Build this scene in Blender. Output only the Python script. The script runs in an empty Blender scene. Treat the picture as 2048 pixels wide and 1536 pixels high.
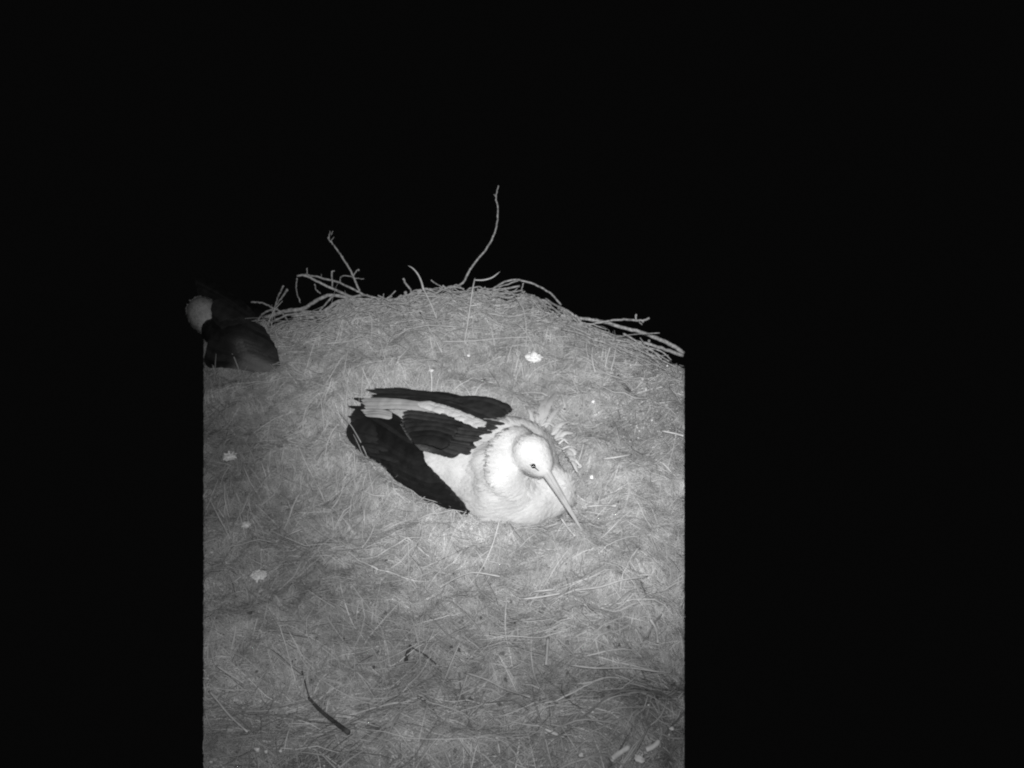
import bpy, bmesh, math, random
import numpy as np
from mathutils import Vector, Matrix, noise
from mathutils.bvhtree import BVHTree
random.seed(7); rng = np.random.default_rng(7)
SC = bpy.context.scene
COL = SC.collection
PI = math.pi

# ---------------------------------------------------------------- camera, night sky, infrared illuminator
HC = 1.25                      # camera height above the nest floor
F = 1700.0                     # focal length in pixels of the 2048 wide photograph
PITCH = math.radians(28)
SP, CP = math.sin(PITCH), math.cos(PITCH)
cam = bpy.data.cameras.new('camera'); camo = bpy.data.objects.new('camera', cam); COL.objects.link(camo)
cam.sensor_width = 36; cam.lens = F/2048*36; cam.clip_start = .02; cam.clip_end = 500
camo.location = (0, 0, HC); camo.rotation_euler = (PI/2-PITCH, 0, 0)
SC.camera = camo

w = bpy.data.worlds.new('World'); SC.world = w; w.use_nodes = True
nt = w.node_tree; bg = nt.nodes['Background']
bg.inputs[0].default_value = (.0020, .0020, .0020, 1); bg.inputs[1].default_value = 1

# the camera's own infrared LEDs, a wide one and a narrow one, mounted just above the lens
for nm, en, sz, bl, at, sh in (('infrared_led', 66, 100, 1.0, (-.25, 2.25, 0), .03), ('infrared_led', 250, 43, 1.0, (.09, 2.36, .06), .03)):
    lamp = bpy.data.lights.new(nm, 'SPOT')
    lamp.energy = en; lamp.spot_size = math.radians(sz); lamp.spot_blend = bl; lamp.shadow_soft_size = sh
    lo = bpy.data.objects.new(nm, lamp); COL.objects.link(lo)
    lo.location = (.022, 0.0, HC+.055)
    lo.rotation_euler = (Vector(at)-Vector(lo.location)).to_track_quat('-Z', 'Y').to_euler()

SC.view_settings.view_transform = 'Standard'; SC.view_settings.look = 'None'
SC.view_settings.exposure = 0; SC.view_settings.gamma = 1
SC.render.engine = 'CYCLES'
SC.cycles.pixel_filter_type = 'BLACKMAN_HARRIS'; SC.cycles.filter_width = 2.1
SC.cycles.max_bounces = 5; SC.cycles.diffuse_bounces = 3

# ---------------------------------------------------------------- helpers
def ray(px, py):
    a = (px-1024)/F; b = -(py-768)/F
    return Vector((a, CP+b*SP, -SP+b*CP))
def P(px, py, z=0.0):          # point at height z
    d = ray(px, py); t = (z-HC)/d.z
    return Vector((0, 0, HC))+d*t
def Q(px, py, y):              # point at distance y
    d = ray(px, py); t = y/d.y
    return Vector((0, 0, HC))+d*t
def proj(p):
    dep = p[1]*CP+(HC-p[2])*SP
    return 1024+F*p[0]/dep, 768-F*(p[1]*SP+(p[2]-HC)*CP)/dep

def tag(o, label=None, cat=None, group=None, kind=None):
    if label: o['label'] = label
    if cat: o['category'] = cat
    if group: o['group'] = group
    if kind: o['kind'] = kind
    return o
def empty(name, loc):
    o = bpy.data.objects.new(name, None); o.location = loc; o.empty_display_size = .05; COL.objects.link(o); return o

def rough_mat(name, lo_, hi_, scale=60, rough=.85, bump=.4, bscale=150, attr=False, stretch=None, spec=.2, sheen=0, bd=.002):
    m = bpy.data.materials.new(name); m.use_nodes = True
    n = m.node_tree.nodes; l = m.node_tree.links
    b = n['Principled BSDF']; b.inputs['Roughness'].default_value = rough
    b.inputs['Specular IOR Level'].default_value = spec
    if sheen: b.inputs['Sheen Weight'].default_value = sheen
    tc = n.new('ShaderNodeTexCoord'); mp = n.new('ShaderNodeMapping')
    if stretch: mp.inputs['Scale'].default_value = stretch
    l.new(tc.outputs['Object'], mp.inputs['Vector'])
    t = n.new('ShaderNodeTexNoise'); t.inputs['Scale'].default_value = scale; t.inputs['Detail'].default_value = 6
    l.new(mp.outputs[0], t.inputs['Vector'])
    r = n.new('ShaderNodeMapRange'); r.inputs['From Min'].default_value = .3; r.inputs['From Max'].default_value = .7
    r.inputs['To Min'].default_value = lo_; r.inputs['To Max'].default_value = hi_
    l.new(t.outputs['Fac'], r.inputs['Value'])
    out = r.outputs[0]
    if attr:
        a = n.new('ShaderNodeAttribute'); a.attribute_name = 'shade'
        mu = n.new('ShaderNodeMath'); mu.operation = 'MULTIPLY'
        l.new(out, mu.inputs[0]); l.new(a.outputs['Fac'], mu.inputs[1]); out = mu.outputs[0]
    cc = n.new('ShaderNodeCombineColor')
    for k in range(3): l.new(out, cc.inputs[k])
    l.new(cc.outputs[0], b.inputs['Base Color'])
    if bump:
        t2 = n.new('ShaderNodeTexNoise'); t2.inputs['Scale'].default_value = bscale; t2.inputs['Detail'].default_value = 4
        l.new(mp.outputs[0], t2.inputs['Vector'])
        bp = n.new('ShaderNodeBump'); bp.inputs['Strength'].default_value = bump; bp.inputs['Distance'].default_value = bd
        l.new(t2.outputs['Fac'], bp.inputs['Height']); l.new(bp.outputs[0], b.inputs['Normal'])
    return m
M_soil = rough_mat('nest_soil', .08, .34, 45, .95, 1, 120, bd=.006)
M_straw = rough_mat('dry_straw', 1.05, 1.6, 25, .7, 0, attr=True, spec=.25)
M_stick = rough_mat('stick_bark', .15, .46, 110, .85, 1.0, 300)
M_reed = rough_mat('dry_reed', .42, .62, 60, .6, .3, 200)
M_darkwood = rough_mat('dark_wood', .05, .12, 60, .85, .5, 200)
M_white = rough_mat('white_plumage', .47, .57, 30, .9, .5, 110, sheen=0, bd=.0025)
M_grey = rough_mat('tail_plumage', .24, .38, 30, .85, .4, 200)
M_black = rough_mat('black_plumage', .012, .026, 40, .5, .4, 200, attr=True, spec=.4)
M_bill = rough_mat('bill_horn', .34, .44, 40, .45, .15, 120, spec=.4)
M_eye = rough_mat('eye_dark', .01, .015, 40, .15, 0, spec=.6)
M_skin = rough_mat('dark_eye_skin', .03, .06, 80, .7, .2, 200)
M_leg = rough_mat('leg_skin', .35, .5, 80, .7, .4, 200)
M_fluff = rough_mat('white_down', .82, .92, 60, .9, .4, 200)
M_scrap = rough_mat('pale_scrap', .70, .88, 50, .9, .4, 200)
M_chip = rough_mat('pale_chip', .45, .62, 60, .9, .5, 150)

class MB:
    def __init__(s): s.v = []; s.f = []; s.sh = []
    def add(s, vs, fs, shade=1.0):
        o = len(s.v); s.v += [tuple(v) for v in vs]; s.f += [tuple(i+o for i in f) for f in fs]; s.sh += [shade]*len(vs)
    def tube(s, pts, rad, n=7, shade=1.0, flat=1.0, wob=0.0):
        pts = [Vector(p) for p in pts]; k = len(pts)
        if not hasattr(rad, '__len__'): rad = [rad]*k
        vs = []; fs = []; up = Vector((.13, .2, .97)).normalized()
        for i, p in enumerate(pts):
            t = (pts[min(i+1, k-1)]-pts[max(i-1, 0)]).normalized()
            a = t.cross(up)
            a = a.normalized() if a.length > .05 else t.cross(Vector((1, 0, 0))).normalized()
            b = a.cross(t).normalized()
            for j in range(n):
                th = 2*PI*j/n; r = rad[i]*(1+wob*random.uniform(-1, 1))
                vs.append(p+a*math.cos(th)*r+b*math.sin(th)*r*flat)
        for i in range(k-1):
            for j in range(n):
                fs.append((i*n+j, i*n+(j+1) % n, (i+1)*n+(j+1) % n, (i+1)*n+j))
        fs.append(tuple(range(n-1, -1, -1))); fs.append(tuple((k-1)*n+j for j in range(n)))
        s.add(vs, fs, shade)
    def ball(s, c, r, seg=10, rings=7, rot=None, wob=0, shade=1.0):
        if not hasattr(r, '__len__'): r = (r, r, r)
        c = Vector(c); vs = []; fs = []
        def pt(x, y, z):
            q = Vector((x*r[0], y*r[1], z*r[2]))
            if wob: q *= 1+wob*noise.noise(Vector((x, y, z))*1.7+c*37)
            if rot: q = rot @ q
            return c+q
        vs.append(pt(0, 0, 1))
        for i in range(1, rings):
            ph = PI*i/rings
            for j in range(seg):
                th = 2*PI*j/seg; vs.append(pt(math.sin(ph)*math.cos(th), math.sin(ph)*math.sin(th), math.cos(ph)))
        vs.append(pt(0, 0, -1))
        for j in range(seg): fs.append((0, 1+j, 1+(j+1) % seg))
        for i in range(rings-2):
            for j in range(seg):
                a = 1+i*seg+j; b = 1+i*seg+(j+1) % seg; fs.append((a, a+seg, b+seg, b))
        L = len(vs)-1; o = 1+(rings-2)*seg
        for j in range(seg): fs.append((L, o+(j+1) % seg, o+j))
        s.add(vs, fs, shade)
    def feather(s, pts, width, up, n=9, shade=1.0, camber=.25, tip=.55, rag=0.0):
        """leaf shaped vane along a smooth path, with a raised shaft and a slightly uneven edge"""
        path = smooth(pts, n); k = len(path); vs = []; fs = []; up = Vector(up)
        for i, p in enumerate(path):
            u = i/(k-1)
            t = (path[min(i+1, k-1)]-path[max(i-1, 0)]).normalized()
            a = t.cross(up).normalized(); b = a.cross(t).normalized()
            wd = width*.5*min(1, (u/.18)**.6+.25)*(1 if u < tip else math.sqrt(max(0, 1-((u-tip)/(1-tip))**2)))
            wd = max(wd, .0006)
            r1 = 1+rag*random.uniform(-1, .6); r2 = 1+rag*random.uniform(-1, .6)
            for q, rr in ((-1, r1), (-.5, 1), (0, 1), (.5, 1), (1, r2)):
                lift = -camber*wd*q*q+(0.0012 if q == 0 else 0)
                vs.append(p+a*wd*q*rr+b*lift)
        for i in range(k-1):
            for j in range(4): fs.append((i*5+j, i*5+j+1, (i+1)*5+j+1, (i+1)*5+j))
        s.add(vs, fs, shade)
    def build(s, name, mat, parent=None, smoothf=True, shade=False):
        me = bpy.data.meshes.new(name); me.from_pydata(s.v, [], s.f); me.materials.append(mat)
        if smoothf: me.polygons.foreach_set('use_smooth', [True]*len(me.polygons))
        if shade:
            at = me.attributes.new('shade', 'FLOAT', 'POINT'); at.data.foreach_set('value', s.sh)
        me.update()
        o = bpy.data.objects.new(name, me); COL.objects.link(o)
        if parent:
            o.parent = parent; o.matrix_parent_inverse = Matrix.Translation(-Vector(parent.location))
        return o

def smooth(pts, n=6):
    """Catmull-Rom through the points, n samples per span"""
    pts = [Vector(p) for p in pts]
    if len(pts) < 3:
        return [pts[0].lerp(pts[1], i/n) for i in range(n+1)]
    e = [pts[0]*2-pts[1]]+pts+[pts[-1]*2-pts[-2]]; out = []
    m = max(2, n//max(1, (len(pts)-1)//2)) if n > 6 else n
    for i in range(1, len(e)-2):
        for k in range(m):
            t = k/m; a, b, c, d = e[i-1], e[i], e[i+1], e[i+2]
            out.append(.5*((2*b)+(c-a)*t+(2*a-5*b+4*c-d)*t*t+(3*b-a-3*c+d)*t*t*t))
    out.append(pts[-1]); return out
def origin_to(o, loc):
    loc = Vector(loc); o.data.transform(Matrix.Translation(-loc)); o.location = loc

# ---------------------------------------------------------------- nest surface
PXL, PXR = 407.0, 1369.0
cx_ = np.array([407, 470, 530, 600, 660, 720, 800, 880, 950, 1030, 1090, 1150, 1220, 1300, 1369.])
cy_ = np.array([640, 645, 652, 657, 642, 616, 609, 605, 600, 607, 634, 661, 682, 712, 742.])
cz_ = np.array([.13, .13, .12, .12, .14, .16, .17, .17, .17, .17, .16, .15, .14, .13, .12])
def ycrest(px):
    cy = np.interp(px, cx_, cy_); cz = np.interp(px, cx_, cz_)
    b = -(cy-768)/F
    return (HC-cz)/((SP-b*CP)/(CP+b*SP))
def vnoise(x, y, s, seed):
    """cheap smooth value noise, vectorised"""
    x = x*s+seed*13.1; y = y*s+seed*7.7
    xi = np.floor(x); yi = np.floor(y); fx = x-xi; fy = y-yi
    fx = fx*fx*(3-2*fx); fy = fy*fy*(3-2*fy)
    def h(a, b):
        t = np.sin(a*127.1+b*311.7+seed*17.3)*43758.5453; return t-np.floor(t)
    return (h(xi, yi)*(1-fx)+h(xi+1, yi)*fx)*(1-fy)+(h(xi, yi+1)*(1-fx)+h(xi+1, yi+1)*fx)*fy
YN = .62
def zsurf(px, x, y):
    yc = ycrest(px); cz = np.interp(px, cx_, cz_)
    v = np.clip((y-1.35)/(yc-1.35), 0, 1)
    z = cz*np.clip((v-.35)/.65, 0, 1)**1.5
    # the near rim: low swell, then sinking towards the lower corners
    z = z+.035*np.exp(-((y-1.02-.10*x)/.10)**2)-.10*np.clip((1.0-y)/.4, 0, 1)
    side = np.clip((px-1200)/170, 0, 1)
    z = z-.05*side*np.clip((1.5-y)/.5, 0, 1)
    z = z+.040*(vnoise(x, y, 5, 1)-.5)+.032*(vnoise(x, y, 13, 2)-.5)+.016*(vnoise(x, y, 31, 3)-.5)+.007*(vnoise(x, y, 70, 4)-.5)
    # low wall of straw pushed up round the sitting bird
    bl_ = (x+.17)*.804-(y-1.945)*.595; bs_ = (x+.17)*.595+(y-1.945)*.804
    z = z+.024*np.exp(-((np.sqrt(((bl_-.05)/.40)**2+(bs_/.21)**2)-1.16)/.20)**2)
    return z
def px_of(x, y, z): return 1024+F*x/(y*CP+(HC-z)*SP)
def surf(x, y):
    z = np.zeros_like(x)
    for _ in range(3):
        px = np.clip(px_of(x, y, z), PXL-60, PXR+60); z = zsurf(px, x, y)
    return z
def gz(x, y): return float(surf(np.array([x]), np.array([y]))[0])
def G(px, py, dz=0.0):         # point on the nest surface under a pixel
    z = .02
    for _ in range(12):
        p = P(px, py, z+dz); z = .5*z+.5*gz(p.x, p.y)
    return P(px, py, z+dz)

nest = empty('stork_nest', (0, 1.7, 0))
tag(nest, 'big stork nest lined with matted dry straw on a bed of sticks', 'nest')
NU, NV = 240, 420
us = np.linspace(PXL, PXR, NU); verts = []; faces = []
rows = []
for j in range(NV):
    v = j/(NV-1); yc = ycrest(us); y = YN+(yc-YN)*v
    z = np.full(NU, .0)
    for _ in range(4):
        x = (us-1024)/F*(y*CP+(HC-z)*SP); z = zsurf(us, x, y)
    rows.append(np.stack([x, y, z], 1))
for dy, dz in ((.03, .012), (.07, .05), (.10, .14), (.11, .30), (.10, .5)):   # outer face beyond the crest
    r = rows[NV-1].copy(); r[:, 1] += dy; r[:, 2] -= dz; rows.append(r)
pre = []
for dy, dz in ((.0, .5), (.0, .3), (-.01, .12), (-.005, .03)):
    r = rows[0].copy(); r[:, 1] += dy; r[:, 2] -= dz; pre.append(r)
rows = pre+rows
A = np.stack(rows)             # R x NU x 3
left = []; right = []
R_ = A.shape[0]
sideL = [A[:, 0].copy() for _ in range(3)]; sideR = [A[:, -1].copy() for _ in range(3)]
for k, dz in enumerate((.06, .22, .5)):
    for S in (sideL, sideR): S[k][:, 2] = np.maximum(np.minimum(S[k][:, 2]-dz, S[k][:, 2]), -.52)
A = np.concatenate([np.stack(sideL[::-1], 1), A, np.stack(sideR, 1)], 1)
R_, C_ = A.shape[:2]
idx = np.arange(R_*C_).reshape(R_, C_)
fa = np.stack([idx[:-1, :-1], idx[:-1, 1:], idx[1:, 1:], idx[1:, :-1]], -1).reshape(-1, 4)
def np_mesh(name, V, Fq, mat, parent, shade=None, smoothf=True):
    me = bpy.data.meshes.new(name)
    me.vertices.add(len(V)); me.vertices.foreach_set('co', V.astype(np.float32).ravel())
    me.loops.add(Fq.size); me.loops.foreach_set('vertex_index', Fq.astype(np.int32).ravel())
    me.polygons.add(len(Fq)); me.polygons.foreach_set('loop_start', np.arange(0, Fq.size, 4, dtype=np.int32))
    me.polygons.foreach_set('loop_total', np.full(len(Fq), 4, dtype=np.int32))
    if smoothf: me.polygons.foreach_set('use_smooth', np.ones(len(Fq), dtype=bool))
    if shade is not None:
        at = me.attributes.new('shade', 'FLOAT', 'POINT'); at.data.foreach_set('value', shade.astype(np.float32))
    me.update(calc_edges=True); me.validate(); me.materials.append(mat)
    o = bpy.data.objects.new(name, me); COL.objects.link(o)
    if parent: o.parent = parent; o.matrix_parent_inverse = Matrix.Translation(-Vector(parent.location))
    return o
np_mesh('nest_bed', A.reshape(-1, 3), fa, M_soil, nest)

# ---------------------------------------------------------------- matted straw
def straws(N, Lm, Ls, r0, r1, lift, jit, up=0.0, region=None, sides=3, flat=1.0, sh=(.2, .5), K=6, curl=2.2, field=None):
    # centres spread evenly over the nest
    y = YN+(2.72-YN)*rng.random(N*2)**.85; px = PXL+(PXR-PXL)*rng.random(N*2)
    keep = y < ycrest(px)+.015
    if Lm < .08: keep &= (y < ycrest(px)-.13) | (rng.random(N*2) < .45)
    if region is not None: keep &= region(px, y)
    y = y[keep][:N]; px = px[keep][:N]; n = len(y)
    x = (px-1024)/F*(y*CP+HC*SP)
    if field is None:
        ang = 2*PI*vnoise(x, y, 3.2, 5)+1.3*(vnoise(x, y, 9, 6)-.5)*PI
        # near rim: straw lies along the ring
        ring = np.clip((1.22-y)/.18, 0, 1); ang = ang*(1-ring)+ring*(.25*(x)+.1)*1.0
        # far rim: straw hangs down into the bowl
        far = np.clip((y-2.15)/.25, 0, 1)*np.clip((900-px)/200, 0, 1); ang = ang*(1-far)+far*(PI/2+.35)
    else: ang = field(px, x, y)
    ang = ang+rng.normal(0, jit, n)
    L = np.clip(Lm*np.exp(rng.normal(0, Ls, n)), .012, .34)
    kap = rng.normal(0, curl, n)
    h0 = lift*rng.random(n)**1.7; tilt = rng.normal(0, .05, n); arch = rng.random(n)*.05
    if up: tilt = tilt+np.abs(rng.normal(0, up, n))
    t = np.linspace(-.5, .5, K)[None, :]
    for it in range(9):
        s = t*L[:, None]; a = ang[:, None]+kap[:, None]*s
        dx = np.cos(a)*L[:, None]/(K-1); dy = np.sin(a)*L[:, None]/(K-1)
        X = x[:, None]+np.cumsum(dx, 1)-dx.sum(1, keepdims=True)/2; Y = y[:, None]+np.cumsum(dy, 1)-dy.sum(1, keepdims=True)/2
        Z = surf(X, Y)
        ppx = px_of(X, Y, Z)
        bad = (ppx.min(1) < PXL+.5) | (ppx.max(1) > PXR-.5) | ((Y-ycrest(np.clip(ppx, PXL, PXR))).max(1) > .05)
        if not bad.any(): break
        L = np.where(bad, L*.62, L)
    ok = ~bad & (L > .006)
    X, Y, Z, L, h0, tilt, arch = X[ok], Y[ok], Z[ok], L[ok], h0[ok], tilt[ok], arch[ok]; n = len(L)
    Z = Z+h0[:, None]+np.maximum((t+.5)*L[:, None]*tilt[:, None], -.004)+arch[:, None]*L[:, None]*(.25-t**2)*4
    C = np.stack([X, Y, Z], -1)
    T = np.gradient(C, axis=1); T /= np.linalg.norm(T, axis=-1, keepdims=True)+1e-9
    roll = rng.uniform(-.7, .7, n) if flat < 1 else np.zeros(n)
    U = np.broadcast_to(np.stack([np.sin(roll), 0*roll, np.cos(roll)], -1)[:, None, :], C.shape)
    Aa = np.cross(T, U); Aa /= np.linalg.norm(Aa, axis=-1, keepdims=True)+1e-9; B = np.cross(Aa, T)
    R = rng.uniform(r0, r1, n)[:, None]*(1-.55*np.abs(t*2)**3)
    vs = []
    for k in range(sides):
        th = 2*PI*k/sides+.5
        vs.append(C+Aa*(np.cos(th)*R)[..., None]+B*(np.sin(th)*R*flat)[..., None])
    V = np.stack(vs, 2)         # n,K,sides,3
    base = (np.arange(n)*K*sides)[:, None, None]; kk = (np.arange(K-1)*sides)[None, :, None]; ss = np.arange(sides)[None, None, :]; s2 = (ss+1) % sides
    Fq = np.stack([base+kk+ss, base+kk+s2, base+kk+sides+s2, base+kk+sides+ss], -1).reshape(-1, 4)
    shd = sh[0]+(sh[1]-sh[0])*rng.random(n)**1.3
    shd = shd*(.72+.34*vnoise(X[:, 0], Y[:, 0], 5, 9)+.28*vnoise(X[:, 0], Y[:, 0], 22, 10))
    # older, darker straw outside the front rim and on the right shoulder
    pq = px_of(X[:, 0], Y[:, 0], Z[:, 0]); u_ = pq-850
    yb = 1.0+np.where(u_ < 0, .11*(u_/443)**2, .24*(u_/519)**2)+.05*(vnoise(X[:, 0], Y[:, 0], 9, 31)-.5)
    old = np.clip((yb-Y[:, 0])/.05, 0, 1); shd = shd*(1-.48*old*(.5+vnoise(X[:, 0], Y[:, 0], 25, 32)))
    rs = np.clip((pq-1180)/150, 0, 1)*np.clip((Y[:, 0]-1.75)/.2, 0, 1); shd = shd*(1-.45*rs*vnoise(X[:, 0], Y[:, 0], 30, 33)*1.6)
    shd = np.clip(shd, .04, .7)
    return V.reshape(-1, 3), Fq, np.repeat(shd, K*sides)
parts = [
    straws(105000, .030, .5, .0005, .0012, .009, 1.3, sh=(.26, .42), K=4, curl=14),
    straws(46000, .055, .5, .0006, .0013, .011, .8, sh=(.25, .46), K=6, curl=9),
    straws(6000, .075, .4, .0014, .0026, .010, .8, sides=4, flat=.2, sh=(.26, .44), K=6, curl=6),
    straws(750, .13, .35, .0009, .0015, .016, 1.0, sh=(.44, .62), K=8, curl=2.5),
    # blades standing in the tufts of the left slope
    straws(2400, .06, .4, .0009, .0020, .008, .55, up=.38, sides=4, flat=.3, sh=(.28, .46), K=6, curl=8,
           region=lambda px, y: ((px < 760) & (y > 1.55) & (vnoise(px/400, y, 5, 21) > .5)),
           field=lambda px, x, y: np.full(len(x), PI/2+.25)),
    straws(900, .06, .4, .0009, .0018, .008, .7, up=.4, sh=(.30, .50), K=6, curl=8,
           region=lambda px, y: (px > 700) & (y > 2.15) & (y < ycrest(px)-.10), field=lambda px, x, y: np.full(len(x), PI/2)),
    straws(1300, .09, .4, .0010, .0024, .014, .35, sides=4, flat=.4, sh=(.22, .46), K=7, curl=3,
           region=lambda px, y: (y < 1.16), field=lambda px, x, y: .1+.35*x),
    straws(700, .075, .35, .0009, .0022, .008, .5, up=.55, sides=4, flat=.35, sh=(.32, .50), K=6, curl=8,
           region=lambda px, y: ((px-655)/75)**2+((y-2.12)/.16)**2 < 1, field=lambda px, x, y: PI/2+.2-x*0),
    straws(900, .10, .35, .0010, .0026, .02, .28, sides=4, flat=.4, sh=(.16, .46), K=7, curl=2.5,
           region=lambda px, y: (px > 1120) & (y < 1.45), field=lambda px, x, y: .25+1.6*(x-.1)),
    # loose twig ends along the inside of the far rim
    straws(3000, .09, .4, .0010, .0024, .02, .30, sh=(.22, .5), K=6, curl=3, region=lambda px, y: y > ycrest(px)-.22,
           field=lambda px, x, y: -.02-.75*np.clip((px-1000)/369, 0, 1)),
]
off = 0; Vs = []; Fs = []; Ss = []
for V, Fq, S in parts:
    Vs.append(V); Fs.append(Fq+off); Ss.append(S); off += len(V)
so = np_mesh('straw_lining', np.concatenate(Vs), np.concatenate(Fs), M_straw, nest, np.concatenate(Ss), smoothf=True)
so['kind'] = 'stuff'; so['label'] = 'matted pale dry straw and grass covering the nest'
# crumbs of earth and chaff
mb = MB()
for i in range(2600):
    px = random.uniform(PXL+3, PXR-3); y = YN+(2.6-YN)*random.random()
    if random.random() < .45: px = random.uniform(1180, PXR-4); y = random.uniform(1.9, 2.4)
    if y > float(ycrest(px)): continue
    x = (px-1024)/F*(y*CP+HC*SP); z = gz(x, y)
    if not PXL+2 < px_of(x, y, z+.012) < PXR-2: continue
    mb.ball((x, y, z+.012*random.random()), [random.uniform(.001, .0035) for _ in range(3)], 5, 4, shade=random.choice((.06, .12, .25, .3, .4, .5)))
for i in range(70):
    px = random.uniform(PXL+6, PXR-6); y = random.uniform(.95, 2.4)
    if random.random() < .5: px = random.uniform(900, PXR-6); y = random.uniform(.95, 1.35)
    x = (px-1024)/F*(y*CP+HC*SP); z = gz(x, y)+.012; a_ = random.uniform(0, PI)
    if not PXL+6 < px_of(x, y, z) < PXR-6: continue
    mb.ball((x, y, z), (random.uniform(.003, .007), random.uniform(.002, .004), .003), 7, 5, Matrix.Rotation(a_, 3, 'Z'), .9, random.choice((.08, .12, .16)))
o = mb.build('chaff', M_straw, nest, smoothf=False, shade=True); o['kind'] = 'stuff'
# woven sticks in the outer sides of the nest
mb = MB()
edgeL = A[:, 3]; edgeR = A[:, -4]; back = A[-6, 3:-3]
def woven(E, outx, outy, n):
    m = len(E)
    for i in range(n):
        a = random.randrange(0, m-2); b = min(m-1, a+random.randint(m//7, m//3)); d = random.uniform(.08, .45)
        pts = []
        for k in range(6):
            q = E[a+(b-a)*k//5]
            pts.append(Vector((q[0]+outx*.012, q[1]+outy*random.uniform(.0, .05), min(q[2], .1)-d+random.uniform(-.03, .03))))
        mb.tube(smooth(pts, 3), random.uniform(.003, .007), 5, wob=.1)
woven(A[4:-5, 3], 1, 0, 60); woven(A[4:-5, -4], -1, 0, 60); woven(A[-6, 3:-3], 0, 1, 70)
o = mb.build('stick_wall', M_stick, nest); o['kind'] = 'stuff'

# ---------------------------------------------------------------- named sticks, reeds, straws
def branch(name, mat, lines, label, cat, group=None, wob=.12, n=7, knobs=()):
    """lines: list of (points [(px,py,y)], r_start, r_end)"""
    mb = MB()
    for pts, r0, r1 in lines:
        w_ = smooth([Q(*p) for p in pts], 5)
        for i in range(1, len(w_)-1): w_[i] = w_[i]+Vector([random.uniform(-.0012, .0012) for _ in range(3)])
        k = len(w_); mb.tube(w_, [r0+(r1-r0)*i/(k-1) for i in range(k)], n, wob=wob)
    for px, py, y, r in knobs: mb.ball(Q(px, py, y), (r, r*.8, r*1.2), 7, 5, wob=.3)
    o = mb.build(name, mat); origin_to(o, Q(*lines[0][0][0])); tag(o, label, cat, group); return o
Y1 = 2.62
def L_(pts, y): return [(a, b, y) for a, b in pts]
gS = 'sticks laid on the far rim'
branch('branch', M_stick, [(L_([(516,641),(548,630),(578,621),(606,618),(632,602),(655,591),(680,592),(712,601),(760,618)], 2.60), .0075, .005),
                           (L_([(665,592),(650,610),(628,634)], 2.59), .0035, .002)],
       'thick knotty branch arching over the rim just right of the cropped stork', 'stick', gS)
branch('twig', M_stick, [(L_([(896,584),(925,566),(945,532),(975,494),(991,460),(996,425),(992,395),(997,371)], 2.68), .0042, .0018),
                         (L_([(993,395),(988,388)], 2.68), .0015, .001)],
       'tallest thin bare twig rising into the black sky above the rim', 'twig', gS)
branch('twig', M_stick, [(L_([(722,590),(712,565),(702,543),(684,514),(668,491),(658,478),(660,462)], 2.68), .0038, .0018),
                         (L_([(706,553),(712,543),(717,539)], 2.68), .0022, .0016), (L_([(704,555),(716,557),(728,558)], 2.68), .0016, .0012),
                         (L_([(660,484),(668,474)], 2.68), .002, .001), (L_([(704,553),(682,553),(681,568)], 2.67), .0018, .0014),
                         (L_([(662,470),(666,462)], 2.68), .0015, .0008)],
       'budded twig leaning left above the left part of the rim', 'twig', gS, knobs=[(717,540,2.68,.0035),(657,476,2.68,.004),(685,514,2.68,.003),(694,528,2.68,.003)])
branch('branch', M_stick, [(L_([(594,552),(610,551),(628,560),(655,573),(690,588),(730,607),(790,640),(815,652)], 2.60), .0035, .005)],
       'straight grey stick sloping down right from the left tip of the rim pile', 'stick', gS)
branch('branch', M_stick, [(L_([(608,549),(640,555),(680,566),(715,583),(735,592),(775,598),(820,596),(870,590)], 2.64), .003, .004),
                           (L_([(642,556),(643,548)], 2.64), .0012, .0008)],
       'long thin stick running from the left rim pile along the top of the rim', 'stick', gS)
branch('twig', M_stick, [(L_([(594,556),(592,575),(595,590),(601,606)], 2.62), .0022, .0018)], 'short bowed twig hanging from the tip of the sloping stick', 'twig', gS)
branch('twig', M_stick, [(L_([(614,536),(615,553)], 2.62), .0016, .0018)], 'tiny upright twig on the sloping stick, left of two uprights', 'twig', gS)
branch('twig', M_stick, [(L_([(664,542),(664,578)], 2.61), .0028, .0026),(L_([(664,543),(669,541)], 2.61), .0022, .0018)], 'upright broken twig stub on the sloping stick, right of two uprights', 'twig', gS)
branch('twig', M_stick, [(L_([(567,571),(557,592),(550,615),(549,650)], 2.60), .003, .0022), (L_([(574,580),(562,597),(551,613)], 2.60), .0035, .002)],
       'forked twig standing up near the cropped stork at the left rim', 'twig', gS, knobs=[(574,580,2.6,.0045)])
branch('twig', M_stick, [(L_([(502,604),(524,606),(545,615),(562,624),(575,640),(580,650)], 2.59), .003, .0022)], 'bent twig with a pale cut end pointing at the cropped stork', 'twig', gS)
branch('twig', M_stick, [(L_([(556,618),(535,622),(520,634),(517,646),(526,656)], 2.58), .004, .002)], 'small twig curled into a loop beside the cropped stork', 'twig', gS)
branch('branch', M_stick, [(L_([(524,655),(560,636),(580,629),(610,627),(640,629),(660,626)], 2.57), .0035, .0045)], 'low stick lying across the left rim below the thick branch', 'stick', gS)
branch('branch', M_stick, [(L_([(575,623),(600,622),(632,624),(655,618)], 2.60), .004, .003)], 'short straight stick under the thick knotty branch', 'stick', gS)
branch('twig', M_stick, [(L_([(629,568),(633,580),(641,587)], 2.61), .0018, .0022)], 'tiny crooked twig between the sloping stick and the thick branch', 'twig', gS)
branch('branch', M_stick, [(L_([(716,600),(760,603),(800,598),(850,593),(900,592),(950,590),(1000,580),(1040,572)], 2.66), .0045, .0035),
                           (L_([(800,597),(810,590)], 2.66), .003, .0035)],
       'long bleached stick lying along the middle of the far rim crest', 'stick', gS, knobs=[(811,586,2.66,.006)])
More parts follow.
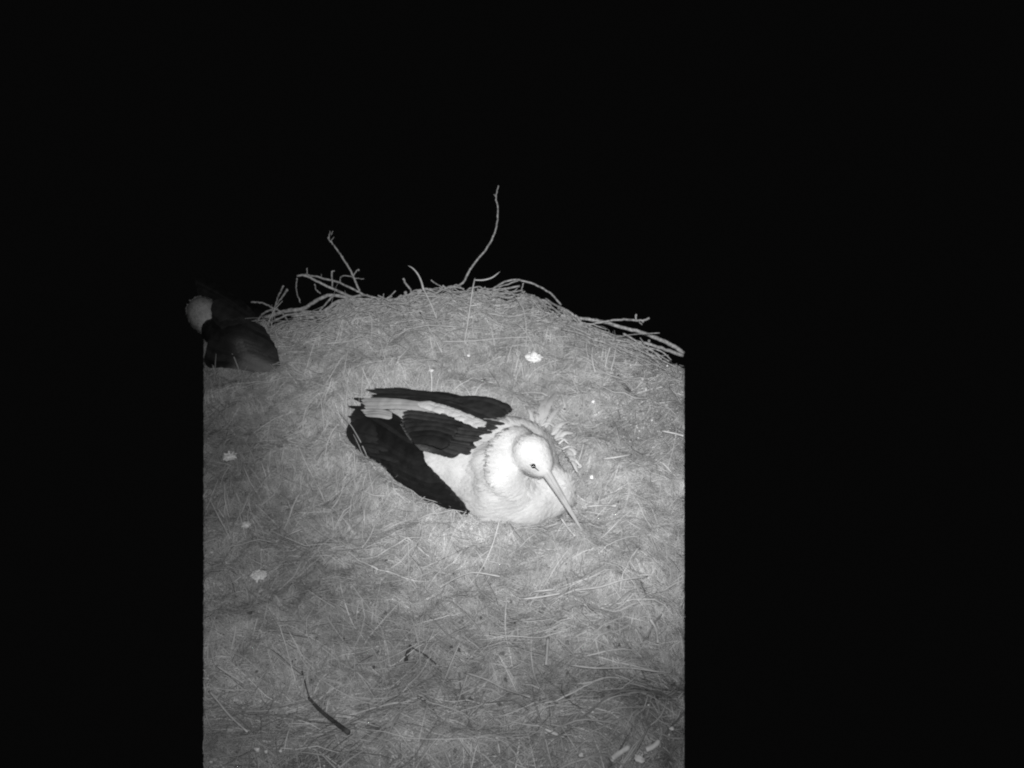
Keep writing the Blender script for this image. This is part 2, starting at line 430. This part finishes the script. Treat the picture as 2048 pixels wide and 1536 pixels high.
branch('branch', M_stick, [(L_([(840,592),(900,587),(955,584),(1000,573),(1040,560)], 2.69), .003, .0025)], 'slender stick just above the bleached stick on the rim crest', 'stick', gS)
branch('twig', M_stick, [(L_([(806,557),(812,568),(820,578),(824,590)], 2.66), .0038, .0030)], 'stubby crooked twig poking up left of the tall seed stalk', 'twig', gS)
branch('twig', M_stick, [(L_([(862,560),(876,570),(890,578)], 2.70), .002, .0015), (L_([(848,585),(870,577),(890,576)], 2.7), .002, .0015)], 'little forked twig at the foot of the tallest bare twig', 'twig', gS)
branch('branch', M_stick, [(L_([(985,578),(1010,564),(1038,560),(1075,571),(1103,589),(1122,610)], 2.66), .0032, .0032)],
       'thin stick bowed up in an arch over the right of the rim', 'stick', gS)
branch('branch', M_stick, [(L_([(1030,596),(1075,598),(1105,608),(1135,622),(1153,636),(1162,648)], 2.58), .0042, .0046)],
       'brown stick curving down right below the arch', 'stick', gS)
branch('twig', M_stick, [(L_([(1047,566),(1044,580),(1052,593)], 2.64), .002, .002), (L_([(1018,584),(1032,582),(1045,580)], 2.64), .0018, .0015)], 'tiny forked twig under the arch', 'twig', gS)
branch('branch', M_stick, [(L_([(1122,634),(1160,637),(1200,642),(1235,652),(1280,664),(1320,679),(1350,694),(1367,706)], 2.47), .0048, .0072)],
       'longest thick stick descending to the right end of the rim', 'stick', gS)
branch('branch', M_stick, [(L_([(1040,667),(1090,662),(1140,656),(1185,648),(1220,641),(1255,639),(1285,641),(1299,636)], 2.42), .003, .0035),
                           (L_([(1272,640),(1272,631)], 2.42), .0022, .0034), (L_([(1276,640),(1284,650)], 2.42), .0022, .0018)],
       'knobbly stick crossing over the thick right stick with its tip in the air', 'stick', gS, knobs=[(1272,631,2.42,.004),(1286,643,2.42,.004)])
branch('branch', M_stick, [(L_([(1175,655),(1205,665),(1240,678),(1290,686),(1330,699),(1366,711)], 2.41), .004, .006)],
       'lower stick running beneath the thick right stick', 'stick', gS, knobs=[(1298,682,2.40,.005)])
branch('branch', M_stick, [(L_([(1122,630),(1150,638)], 2.46), .006, .0055)], 'short pale cut stick end on the right shoulder of the rim', 'stick', gS)
branch('branch', M_stick, [(L_([(1150,630),(1158,640),(1166,652)], 2.43), .0045, .005)], 'stubby knuckled stick where the right sticks meet', 'stick', gS)

def ybase(px): return float(ycrest(px))
lab = 'thin grey stick woven into the far rim among many alike'
for i in range(110):
    px = random.choice((random.uniform(690, 1080), random.uniform(640, 1180)))
    dy = random.uniform(-.16, .03) if i % 2 else random.uniform(-.03, .05); Ls = random.uniform(.06, .2)
    sl = -.05+random.uniform(-.25, .25)-(.9 if px > 1060 else 0)
    pts = []
    for k in range(5):
        t = (k/4-.5)*Ls
        x0 = (px-1024)/F*(ybase(px)*CP+HC*SP)+t*math.cos(sl)
        pxx = px+t*F/(ybase(px)*CP+HC*SP)
        if not PXL+2 < pxx < PXR-2: continue
        yy = ybase(px)+dy+t*math.sin(sl)*.8
        yy = min(yy, ybase(pxx)+.02)
        pts.append(Vector((x0, yy, gz(x0, min(yy, ybase(pxx)))+.010+random.uniform(-.003, .010)+(.018*random.random() if i % 2 == 0 else 0)+(t+.5*Ls)*random.uniform(0, .12))))
    if len(pts) < 4: continue
    mb = MB(); r = random.uniform(.0018, .0042)
    mb.tube(smooth(pts, 4), [r*(1-.3*q/16) for q in range(4*(len(pts)-1)+1)], 6, wob=.15)
    o = mb.build('stick', M_stick); origin_to(o, pts[0]); tag(o, lab, 'stick', 'small sticks woven into the far rim')

for i in range(46):
    px = random.choice((random.uniform(580, 1010), random.uniform(1150, 1320))); Ls = random.uniform(.10, .30); n_ = 5
    base = -.75 if px > 1080 else (.35 if px < 700 else 0); sl = base*.6+random.gauss(0, .28); bow = random.uniform(-.015, .03); pts = []
    dy = random.uniform(-.08, .02)
    for k in range(n_):
        t = k/(n_-1)-.5; dep_ = ybase(px)*CP+HC*SP
        pxx = px+t*Ls*F/dep_
        if not PXL+60 < pxx < PXR-3: continue
        x0 = (pxx-1024)/F*(ybase(pxx)*CP+(HC-.15)*SP); yy = ybase(pxx)+dy
        zc = float(np.interp(pxx, cx_, cz_))
        pts.append(Vector((x0+random.uniform(-.004, .004), yy, zc+.006+bow*(1-4*t*t)+random.uniform(0, .006)+max(0, t*(sl-base*.6))*Ls*.8)))
    if len(pts) < 4: continue
    mb = MB(); r = random.uniform(.0016, .0038); sp_ = smooth(pts, 5)
    mb.tube(sp_, [r*(1-.4*q/len(sp_)) for q in range(len(sp_))], 6, wob=.18)
    if random.random() < .6:
        q = sp_[len(sp_)//2]; d = Vector((random.uniform(-.02, .02), random.uniform(-.01, .01), random.uniform(.01, .035)))
        mb.tube([q, q+d*.5+Vector((.002, 0, 0)), q+d], [r*.6, r*.5, r*.3], 5, wob=.2)
    o = mb.build('stick', M_stick); origin_to(o, pts[0]); tag(o, lab, 'stick', 'small sticks woven into the far rim')

# reeds with leaves
def reed(stem, leaf, wleaf, label, yv):
    root = empty('dry_reed', Q(*stem[0], yv[0])); tag(root, label, 'reed', 'dry reeds standing on the far rim')
    n = len(stem)
    mb = MB(); pts = [Q(a, b, yv[0]+(yv[1]-yv[0])*i/(n-1)) for i, (a, b) in enumerate(stem)]
    s_ = smooth(pts, 5); mb.tube(s_, [.0026-.0006*i/len(s_) for i in range(len(s_))], 6, wob=.05); mb.build('stem', M_reed, root)
    mb = MB(); m = smooth([Q(a, b, yv[1]) for a, b in leaf], 6); k = len(m)
    mb.tube(m, [max(.0008, wleaf*math.sin(PI*min(1, (.22+.78*i/(k-1))))**.7) for i in range(k)], 8, flat=.45); mb.build('leaf', M_reed, root)
reed([(884,672),(878,650),(866,618),(856,596),(847,578)], [(847,582),(843,565),(836,549),(826,537),(816,531)], .0062,
     'dry seed stalk with a curved pale head leaning left over the rim', (2.47, 2.58))
reed([(924,722),(930,680),(938,628),(945,580),(950,556)], [(950,560),(966,560),(982,556),(993,549),(1000,543)], .0055,
     'straight dry stem with its top leaf bent flat to the right', (2.36, 2.56))

def straw(name, pts, r, label, mat=M_reed, group='loose bright straws on the nest floor', dz=.030, cat='straw', r1=None, n=6):
    w_ = smooth([G(a, b, dz) for a, b in pts], 4); mb = MB(); k = len(w_); r1 = r if r1 is None else r1
    mb.tube(w_, [r+(r1-r)*i/(k-1) for i in range(k)], n, wob=.06); o = mb.build(name, mat); origin_to(o, w_[0]); tag(o, label, cat, group)
straw('straw', [(552,1083),(580,1068),(604,1058)], .0024, 'short stout pale straw below the left feather clumps, slanting up right')
straw('straw', [(433,1331),(458,1348),(487,1366)], .0020, 'bright straw slanting down right near the lower left corner, upper of two')
straw('straw', [(418,1382),(436,1403),(460,1432),(495,1464)], .0016, 'long thin straw running to the lower left corner, lower of two')
straw('straw', [(880,1175),(905,1160),(945,1145),(1000,1153)], .0017, 'curved straw in the middle of the nest floor below the resting stork')
straw('straw', [(1045,1198),(1080,1194),(1120,1187)], .0021, 'flat pale straw in the ridge right of centre, lowest of a bundle')
straw('straw', [(1068,1183),(1110,1179)], .0017, 'short pale straw topmost of the bundle right of centre')
straw('straw', [(1150,1180),(1200,1174),(1245,1160),(1295,1153)], .0019, 'long pale straw right of the bundle, pointing at the right edge')
straw('straw', [(1140,1330),(1190,1336),(1260,1336),(1320,1344)], .0017, 'nearly level long straw on the lower right floor')
straw('straw', [(930,1345),(975,1360),(1010,1378),(1060,1394)], .0018, 'bent straw sloping down right on the lower middle floor')
straw('straw', [(1096,1276),(1094,1305),(1092,1330)], .0030, 'broad pale blade lying straight toward the camera on the lower floor')
straw('straw', [(1300,1238),(1312,1258),(1316,1286)], .0030, 'broad curved blade near the right edge of the lower floor')
straw('straw', [(1205,918),(1235,914),(1263,909)], .0024, 'thick pale straw to the right of the resting stork')
straw('straw', [(1325,862),(1350,867),(1367,872)], .0024, 'pale straw at the right edge level with the stork head')
straw('straw', [(1175,1013),(1200,1011),(1232,1012)], .0022, 'short pale straw to the right of the stork bill')
straw('straw', [(1122,1036),(1135,1055),(1150,1072)], .0024, 'bright short straw just left of the bill tip')
straw('straw', [(885,683),(940,682),(1010,676),(1060,674)], .0018, 'long level straw crossing behind the two dry reeds', dz=.03)
straw('straw', [(840,624),(860,660),(884,705)], .0022, 'straight straw lying down the slope left of the dry seed stalk', dz=.03)
straw('straw', [(1190,745),(1184,715),(1186,690)], .0024, 'upright straw on the right slope, left of three', dz=.03)
straw('straw', [(1210,735),(1215,712),(1221,692)], .0026, 'upright straw on the right slope, middle of three', dz=.035)
straw('straw', [(1222,740),(1228,718),(1232,695),(1240,680)], .0024, 'upright bent straw on the right slope, right of three', dz=.035)
straw('straw', [(725,980),(745,990),(770,992)], .0018, 'small straw left below the black wing')
straw('stick', [(618,1396),(640,1420),(668,1443),(697,1465)], .0024, 'dark tapering stick lying on the lower left floor', M_darkwood, None, .020, 'stick', r1=.0044, n=8)
straw('stick', [(604,1342),(610,1365),(618,1394)], .0014, 'thin dark curved twig above the dark tapering stick', M_darkwood, None, .012, 'twig')
straw('bark_strip', [(1236,752),(1248,770),(1266,790)], .0050, 'dark strip of bark on the right slope', M_darkwood, None, .010, 'bark', n=8)
straw('twig', [(822,1291),(816,1305),(811,1325)], .0042, 'dark stubby twig in the middle of the lower floor', M_darkwood, None, .010, 'twig')
straw('twig', [(825,1296),(850,1310),(872,1328)], .0015, 'hair thin dark twig slanting from the stubby dark twig', M_darkwood, None, .014, 'twig')
straw('branch', [(1222,1520),(1240,1505),(1258,1494)], .0050, 'pale broken stick at the bottom right, left of two', M_chip, None, .016, 'stick')
straw('branch', [(1292,1500),(1308,1492),(1318,1482)], .0048, 'pale broken stick at the bottom right, right of two', M_chip, None, .016, 'stick')
mbd = MB(); c = G(740, 1466, .004)
mbd.ball(c, (.022, .02, .010), 12, 8, wob=.5); o = mbd.build('clod_of_earth', M_soil); origin_to(o, c); tag(o, 'flat dark clod of earth beside the dark tapering stick', 'clod')

# white scraps
def fluff(px, py, rpx, label, mat=M_fluff, name='down_feather', flat=.5, n=60, cat='feather', group='white scraps of down on the nest'):
    c = G(px, py, .026); s = rpx/F*(c.y*CP+(HC-c.z)*SP); mb = MB()
    mb.ball(c, (s*.72, s*.6, s*flat*.9), 14, 10, wob=.8)
    for i in range(n):
        a = random.uniform(0, 2*PI); el = random.uniform(.05, 1.2); L = s*random.uniform(.45, 1.05)
        d = Vector((math.cos(a)*math.cos(el), math.sin(a)*math.cos(el), math.sin(el)*flat*1.4))
        p0 = c+d*s*.3; p1 = c+d*L*.8; p2 = c+d*L+Vector((0, 0, -.15*s))
        mb.feather([p0, p1, p2], s*.22, Vector((random.uniform(-.5, .5), random.uniform(-.5, .5), 1)), 4, rag=.3)
    o = mb.build(name, mat); origin_to(o, c); tag(o, label, cat, group)
fluff(1068, 716, 21, 'brightest white clump of down on the far slope behind the resting stork', n=80)
fluff(863, 741, 6, 'small bright white speck of down behind the black wing', n=20)
fluff(937, 711, 5, 'tiny white speck at the foot of the bent dry stem', n=16)
fluff(459, 913, 17, 'pale ragged feather scrap upper left on the nest floor', M_scrap, n=40)
fluff(493, 1050, 12, 'pale crumpled scrap of down in the left part, middle of the column of three', M_scrap, n=40)
fluff(518, 1150, 21, 'large grey white patch of down on the left floor, lowest of the column of three', M_scrap, flat=.3, n=90)
fluff(1278, 1516, 15, 'flat white flake at the bottom right corner', M_chip, 'wood_chip', flat=.35, n=8, cat='chip', group='pale bits near the front rim')
for (a, b, r, lb) in ((514,1499,8,'round pale bit on the front rim, first from the left'),(532,1503,6,'round pale bit on the front rim, second from the left'),
                      (561,1502,5,'round pale bit on the front rim, third from the left'),(1162,1510,8,'round white bit at the bottom right of centre'),
                      (1344,1457,6,'small white bit near the right edge of the front rim')):
    fluff(a, b, r, lb, M_chip, 'wood_chip', flat=.7, n=0, cat='chip', group='pale bits near the front rim')
for (a, b, lb) in ((1186,804,'small white crumb on the right slope'),(1183,955,'white crumb right of the bill'),(1160,932,'white crumb level with the stork eye')):
    fluff(a, b, 5, lb, M_fluff, 'crumb', flat=.8, n=0, cat='crumb', group='white crumbs right of the resting stork')

# ---------------------------------------------------------------- storks
def remesh(mb, name, vox, sm=6):
    me = bpy.data.meshes.new(name+'_src'); me.from_pydata(mb.v, [], mb.f)
    o = bpy.data.objects.new(name+'_src', me); COL.objects.link(o)
    m = o.modifiers.new('r', 'REMESH'); m.mode = 'VOXEL'; m.voxel_size = vox
    s = o.modifiers.new('s', 'SMOOTH'); s.factor = .5; s.iterations = sm
    dg = bpy.context.evaluated_depsgraph_get(); ev = o.evaluated_get(dg)
    out = bpy.data.meshes.new_from_object(ev); out.name = name
    bpy.data.objects.remove(o); bpy.data.meshes.remove(me)
    return out
def merged(me, mb2, sh=1.0):
    """append extra faces (plumage) to a mesh, returns MB"""
    m = MB(); m.add([v.co for v in me.vertices], [tuple(p.vertices) for p in me.polygons], sh)
    if mb2: m.add(mb2.v, mb2.f); m.sh[-len(mb2.v):] = mb2.sh
    return m
def plumage(me, n, back, L, W, test, lift=.25, seed=3):
    rr = random.Random(seed); mb = MB(); polys = [p for p in me.polygons if test(p.center)]
    if not polys: return mb
    areas = np.cumsum([p.area for p in polys])
    for i in range(n):
        p = polys[int(np.searchsorted(areas, rr.random()*areas[-1]))]
        nrm = p.normal; c = p.center+Vector([rr.uniform(-.003, .003) for _ in range(3)])
        d = back(c)+Vector([rr.gauss(0, .22) for _ in range(3)]); d = (d-nrm*d.dot(nrm))
        if d.length < .05: continue
        d = d.normalized(); l = L*rr.uniform(.7, 1.3); lf = lift*rr.uniform(.3, 1.3)
        p0 = c-nrm*.001; p1 = c+d*l*.55+nrm*l*lf*.55; p2 = c+d*l+nrm*l*lf*.55
        path = [p0, p1, p2]; a = d.cross(nrm).normalized(); w_ = W*rr.uniform(.7, 1.2)
        vs = [p0-a*w_*.25, p0+a*w_*.25, p1-a*w_*.5, p1+nrm*w_*.12, p1+a*w_*.5, p2-a*w_*.12, p2+a*w_*.12]
        mb.add(vs, [(0, 1, 3), (0, 3, 2), (1, 4, 3), (2, 3, 5), (3, 6, 5), (3, 4, 6)])
    return mb

# the resting stork: bird frame (l forward, s away from the camera, z up)
C0 = Vector((-.17, 1.945, 0)); TH = math.radians(-36.5)
fw = Vector((math.cos(TH), math.sin(TH), 0)); sd = Vector((-math.sin(TH), math.cos(TH), 0))
def W(l, s, z): return C0+fw*l+sd*s+Vector((0, 0, z))
rotB = Matrix((fw, sd, (0, 0, 1))).transposed()
s1 = empty('white_stork', W(.1, 0, 0))
tag(s1, 'white stork with black wings resting on the straw, bill tucked down to the right', 'stork', 'storks on the nest')
mb = MB()
mb.ball(W(.02, -.02, .060), (.24, .105, .080), 32, 22, rotB)
mb.ball(W(.22, .01, .085), (.110, .080, .090), 28, 20, rotB)
for q in ((985, 930, .13, .05), (975, 890, .135, .045), (1000, 980, .10, .055), (1020, 870, .15, .045)): mb.ball(P(*q[:3]), q[3], 18, 14)
mb.ball(W(.205, -.04, .070), (.170, .118, .106), 32, 22, rotB)
mb.ball(W(.12, -.115, .050), (.18, .080, .090), 28, 18, rotB)      # folded near wing, white coverts
for q in ((940, 955, .070, .062), (972, 998, .050, .058), (935, 925, .10, .060), (880, 932, .080, .050), (990, 1018, .045, .048)): mb.ball(P(*q[:3]), q[3], 18, 14)
mb.ball(W(.14, .05, .06), (.16, .06, .08), 28, 18, rotB)
mb.ball(P(1050, 1003, .06), (.070, .062, .066), 24, 16)              # breast
mb.ball(P(1102, 985, .06), (.066, .055, .070), 24, 16)
torso = remesh(mb, 'torso', .008, 45)
mb = MB(); mb.add([v.co for v in torso.vertices], [tuple(p.vertices) for p in torso.polygons])
neck = smooth([P(1040, 985, .10), P(1010, 950, .155), P(1010, 905, .185), P(1035, 885, .20), P(1058, 900, .205)], 6)
for i, p in enumerate(neck): mb.ball(p, .040-.004*i/len(neck), 16, 12)
HD = P(1064, 908, .205)
bt = P(1172, 1074, .02); bb = P(1092, 944, .185)
bd = (bt-bb).normalized()
mb.ball(HD, (.046, .046, .045), 24, 18)
mb.ball(HD.lerp(bb, .45), (.036, .036, .036), 24, 16)
mb.ball(HD.lerp(bb, .85), (.020, .020, .020), 20, 14)
body = remesh(mb, 'body', .005, 24)
bv = BVHTree.FromPolygons([v.co for v in body.vertices], [tuple(p.vertices) for p in body.polygons])
def hit(px, py, off=0.0, tree=None):
    d = ray(px, py).normalized(); r = (tree or bv).ray_cast(Vector((0, 0, HC)), d)
    if r[0] is None: return None
    return r[0]-d*off
backdir = lambda c: (-fw*.9+Vector((0, 0, -.25))+(sd*-.25 if (c-C0).dot(sd) < -.06 else Vector((0, 0, 0)))).normalized()
pl = plumage(body, 7500, backdir, .022, .008, lambda c: (c-HD).length > .056 and (c-bb).length > .05 and c.z > .010, .06)
p2_ = plumage(body, 2600, lambda c: -bd+Vector((0, 0, -.1)), .011, .0042, lambda c: (c-HD).length < .080 and (c-bb).length > .022, .05, 9)
pl.add(p2_.v, p2_.f)
bo = merged(body, pl).build('body', M_white, s1)

# dark flight feathers ------------------------------------------------
def tri(p0, pm, p1): return [p0, pm, p1]
def lerp3(tab, s):
    k = [t[0] for t in tab]; return tuple(np.interp(s, k, [t[j] for t in tab]) for j in (1, 2, 3))
mb = MB(); fill = MB()
fill.ball(W(-.10, -.11, .048), (.165, .070, .055), 24, 16, rotB); fill.ball(W(-.18, -.05, .050), (.125, .070, .050), 24, 16, rotB)
fm = remesh(fill, 'f', .008, 4)
nf = 15
for layer in (0, 1):
    for i in range(nf):
        s = i/(nf-1)
        b = lerp3([(0, 938, 1034, .035), (.3, 902, 992, .085), (.6, 850, 942, .10), (1, 838, 882, .15)], s)
        m_ = lerp3([(0, 840, 982, .012), (.3, 800, 945, .045), (.6, 775, 895, .085), (1, 775, 838, .125)], s)
        t_ = lerp3([(0, 752, 918, .012), (.2, 727, 882, .02), (.5, 714, 850, .04), (.8, 714, 824, .06), (1, 722, 806, .085)], s)
        p0, p1, p2 = P(*b), P(*m_), P(*t_)
        if layer: p2 = p1.lerp(p2, .55+.1*random.random()); p0 = p0+Vector((0, 0, .012)); p1 = p1+Vector((0, 0, .010)); p2 = p2+Vector((0, 0, .006))
        mb.feather([p0, p1, p2], .036, Vector((-.1, -.5, 1)), 12, rag=.05, camber=.22, tip=.75, shade=random.uniform(.5, 1.2))
for a_, b_ in ((704, 796), (713, 800), (697, 812), (696, 832), (697, 849), (704, 866), (716, 886), (736, 908)):
    q0, q2 = P(a_+62, b_+14, .09), P(a_, b_, .075); mb.feather([q0, q0.lerp(q2, .5)+Vector((0, 0, .004)), q2], .017, Vector((0, -.4, 1)), 8, rag=.15, tip=.35)
wn = merged(fm, mb).build('wing', M_black, s1, shade=True); wn['label'] = 'near folded wing, black flight feathers'
# black scapulars of the near side
mb = MB()
for i in range(11):
    s = i/10
    b = lerp3([(0, 918, 908, .18), (.35, 945, 888, .2), (.7, 965, 866, .21), (1, 988, 852, .215)], s)
    t_ = lerp3([(0, 832, 884, .155), (.35, 812, 868, .16), (.7, 800, 848, .16), (1, 806, 824, .165)], s)
    p0 = hit(b[0], b[1], .022) or P(*b); p1h = hit((b[0]+t_[0])/2, (b[1]+t_[1])/2, .028); p2 = P(*t_)
    p1 = p1h if p1h else p0.lerp(p2, .5)+Vector((0, 0, .012))
    mb.feather([p0, p1, p2], .032, Vector((0, -.4, 1)), 12, rag=.10, camber=.25, tip=.8, shade=random.uniform(.8, 1.5))
    for q in range(3):   # ragged upper ends over the white
        pp = p0+Vector([random.uniform(-.012, .012), random.uniform(-.012, .012), .004])
        mb.feather([pp+(p0-p1)*random.uniform(0, .18), pp+(p1-p0)*.3, pp+(p1-p0)*.6], .013, Vector((0, -.4, 1)), 6, rag=.1, shade=random.uniform(1.4, 2.8))
for i in range(4):
    p0, p2 = P(915-6*i, 862+9*i, .205), P(808+5*i, 848+9*i, .180); mb.feather([p0, p0.lerp(p2, .5)+Vector((0, 0, .008)), p2], .034, Vector((0, -.4, 1)), 10, rag=.08, camber=.25, tip=.7, shade=random.uniform(.8, 1.4))
so_ = mb.build('scapulars', M_black, s1, shade=True)
# far wing
mb = MB(); fill = MB()
fill.ball(W(-.04, .10, .070), (.14, .035, .050), 24, 14, rotB); fill.ball(W(-.17, .09, .06), (.14, .03, .03), 20, 12, rotB)
fm = remesh(fill, 'f', .008, 4)
for i in range(12):
    s = i/11
    b = lerp3([(0, 985, 846, .165), (.5, 1005, 832, .16), (1, 1025, 820, .15)], s)
    m_ = lerp3([(0, 870, 806, .15), (.5, 880, 800, .145), (1, 905, 794, .13)], s)
    t_ = lerp3([(0, 746, 797, .10), (.45, 742, 786, .10), (.6, 734, 778, .09), (1, 790, 778, .10)], s)
    t_ = (t_[0]+random.uniform(-6, 14), t_[1]+random.uniform(-2, 2), t_[2]); mb.feather([P(*b), P(*m_), P(*t_)], .024, Vector((0, -.55, 1)), 12, rag=.12, camber=.2, tip=.6, shade=random.uniform(.7, 2.0))
for i in range(6):
    s = i/5
    b = (1022-22*s, 818+24*s, .165); m_ = (972-12*s, 800+22*s, .165); t_ = (905-15*s, 796+16*s, .145)
    mb.feather([P(*b), P(*m_), P(*t_)], .026, Vector((0, -.5, 1)), 10, rag=.08, camber=.2, tip=.7, shade=random.uniform(1.1, 2.4))
wf = merged(fm, mb).build('wing', M_black, s1, shade=True); wf['label'] = 'far folded wing, black flight feathers'
# tail
mb = MB()
for i in range(6):
    s = i/5
    b = (862, 812+7*s, .165); t_ = (722+8*s, 800+14*s+3*math.sin(i*2), .14-.01*s)
    p0, p2 = P(*b), P(*t_); mb.feather([p0, p0.lerp(p2, .5)+Vector((0, 0, .006)), p2], .018, Vector((0, -.5, 1)), 12, rag=.05, camber=.15, tip=.85)
for i in range(3):
    p0, p2 = P(784, 827+4*i, .17), P(722+4*i, 820+5*i, .16); mb.feather([p0, p0.lerp(p2, .5)+Vector((0, 0, .004)), p2], .014, Vector((0, -.5, 1)), 8, rag=.03)
mb.build('tail', M_grey, s1)
# white stripe of back plumage between the wings
mb = MB()
for i in range(46):
    u = random.random(); px = 985-125*u; py = 858-45*u-14*u*(1-u)+random.uniform(-5, 5)
    z = .182-.010*u
    p0 = P(px, py, z+.005); d = (P(px-28, py-8, z)-P(px, py, z+.004))
    mb.feather([p0, p0+d*.5+Vector((0, 0, .003)), p0+d], .018, Vector((0, -.4, 1)), 6, rag=.15)
mb.build('back_plumage', M_white, s1)
# bill, eye, bare skin
root = bb-bd*.012
mb = MB(); L = (bt-root).length
for q in (0, 1):
    side = Vector((0, 0, 1)).cross(bd).normalized(); upv = bd.cross(side)*-1
    offv = upv*(.0042 if q == 0 else -.0048)
    pts = [root+bd*L*k/12+offv*(1-k/12)+Vector((0, 0, .002*math.sin(PI*k/12))) for k in range(13)]
    mb.tube(pts, [(.0095 if q == 0 else .0080)*(1-k/12)**.8+.0012 for k in range(13)], 10, flat=.8)
mb.build('bill', M_bill, s1)
e = hit(1067, 932, .003)
mb = MB(); mb.ball(e, (.0055, .0055, .0055), 12, 8)
ey = mb.build('eye', M_eye, s1)
mb = MB(); pts = [hit(a, b, .0018) or P(a, b, .19) for a, b in ((1059, 929), (1068, 934), (1078, 942))]
mb.tube(smooth(pts, 4), [.0010+.0014*math.sin(PI*i/8) for i in range(9)], 7, flat=.6)
mb.build('eye_skin', M_skin, s1)
# fluffed flank feathers behind the bird
def flank(px0, py0, px1, py1, wdt, z0=.03, z1=.03):
    p0, p2 = P(px0, py0, z0+.035), P(px1, py1, z1+.035)
    mbx.feather([p0, p0.lerp(p2, .5)+Vector((0, 0, .012)), p2], wdt, Vector((random.uniform(-.2, .2), -.4, 1)), 10, rag=.18, tip=.5)
mbx = MB()
for a in ((1080,848,1112,784,.022),(1074,846,1098,790,.018),(1066,846,1052,812,.010),(1090,856,1128,808,.010),(1104,870,1138,842,.014),(1084,846,1090,800,.014),
          (1112,880,1146,866,.014),(1126,900,1152,910,.016),(1132,910,1152,934,.014),(1126,896,1150,925,.016),(1136,918,1155,945,.010)):
    flank(*a[:4], a[4], .035, .045)
for i in range(14):
    u = random.random(); px = 1066+75*u; py = 842+85*u*u*.6+34*u
    an = -1.4+2.0*u+random.gauss(0, .35); l = random.uniform(16, 38)
    flank(px, py, px+l*math.cos(an), py+l*math.sin(an), random.uniform(.004, .008), .04, .035)
mbx.build('flank_feathers', M_white, s1)

# the second stork at the left edge, sitting and facing away, head lowered
C1 = Vector((-.93, 2.66, .0))
TH2 = math.radians(125)
fw2 = Vector((math.cos(TH2), math.sin(TH2), 0)); sd2 = Vector((-math.sin(TH2), math.cos(TH2), 0))
rot2 = Matrix((fw2, sd2, (0, 0, 1))).transposed()
def W2(l, s, z): return C1+fw2*l+sd2*s+Vector((0, 0, z))
s2 = empty('white_stork', C1)
tag(s2, 'stork at the left edge of the nest showing only dark wings and a white patch', 'stork', 'storks on the nest')
mb = MB()
mb.ball(W2(.05, 0.01, .045), (.20, .085, .085), 26, 18, rot2)
mb.ball(Q(410, 632, 2.55), (.10, .050, .058), 26, 18, rot2)
neck = smooth([W2(.18, 0, .05), W2(.25, 0, .04), W2(.30, 0, -.01), W2(.33, 0, -.05)], 6)
for i, p in enumerate(neck): mb.ball(p, .042-.012*i/len(neck), 14, 10)
mb.ball(W2(.34, .0, -.06), (.045, .036, .036), 16, 12, rot2)
b2 = remesh(mb, 'body', .008, 14)
pl = plumage(b2, 2200, lambda c: -fw2, .022, .008, lambda c: True, .06, 5)
merged(b2, pl).build('body', M_white, s2)
mb = MB(); mb.tube([W2(.36, .0, -.07), W2(.42, .0, -.13), W2(.48, .0, -.19)], [.010, .006, .0015], 8); mb.build('bill', M_bill, s2)
for sgn in (-1, 1):
    mb = MB(); mb.ball(W2(.355, sgn*.034, -.055), .005, 8, 6); mb.build('eye', M_eye, s2)
mb = MB()
for sgn in (-1, 1):
    pts = [W2(.10, sgn*.05, .08), W2(.02, sgn*.06, .02), W2(.12, sgn*.06, -.015)]; mb = MB(); mb.tube(smooth(pts, 4), .007, 8); mb.build('leg', M_leg, s2)
# wings by outline
def wing2(tabs, wd, n, lab_, fillb):
    mb = MB(); fl = MB()
    for c, r in fillb: fl.ball(c, r, 24, 16, rot2)
    fm = remesh(fl, 'f', .008, 45)
    for i in range(n):
        s = i/(n-1); b = lerp3(tabs[0], s); m_ = lerp3(tabs[1], s); t_ = lerp3(tabs[2], s)
        mb.feather([Q(*b), Q(*m_), Q(*t_)], wd, Vector((.5, -.7, .6)), 12, rag=.05, camber=.2, tip=.8, shade=random.uniform(.6, 1.6))
    o = merged(fm, mb).build('wing', M_black, s2, shade=True); o['label'] = lab_
wing2([[(0, 408, 718, 2.34), (.5, 416, 682, 2.35), (.75, 430, 655, 2.38), (1, 430, 600, 2.42)],
       [(0, 460, 716, 2.31), (.5, 480, 695, 2.31), (.8, 476, 668, 2.33), (1, 474, 648, 2.37)],
       [(0, 532, 730, 2.33), (.5, 561, 738, 2.30), (.8, 556, 708, 2.34), (1, 535, 668, 2.42)]], .06, 14, 'near folded wing, black flight feathers',
      [(W2(-.12, .06, .02), (.20, .08, .07)), (G(452, 712)+Vector((0, .04, .035)), (.13, .06, .045)), (G(505, 716)+Vector((0, .03, .018)), (.09, .045, .035)), (G(425, 705)+Vector((.0, .06, .04)), (.08, .045, .05))])
wing2([[(0, 400, 592, 2.68), (1, 392, 556, 2.74)], [(0, 445, 612, 2.64), (1, 450, 592, 2.68)], [(0, 520, 650, 2.58), (1, 500, 628, 2.62)]], .05, 7,
      'far folded wing, black flight feathers', [(W2(-.06, -.05, .045), (.24, .055, .08))])
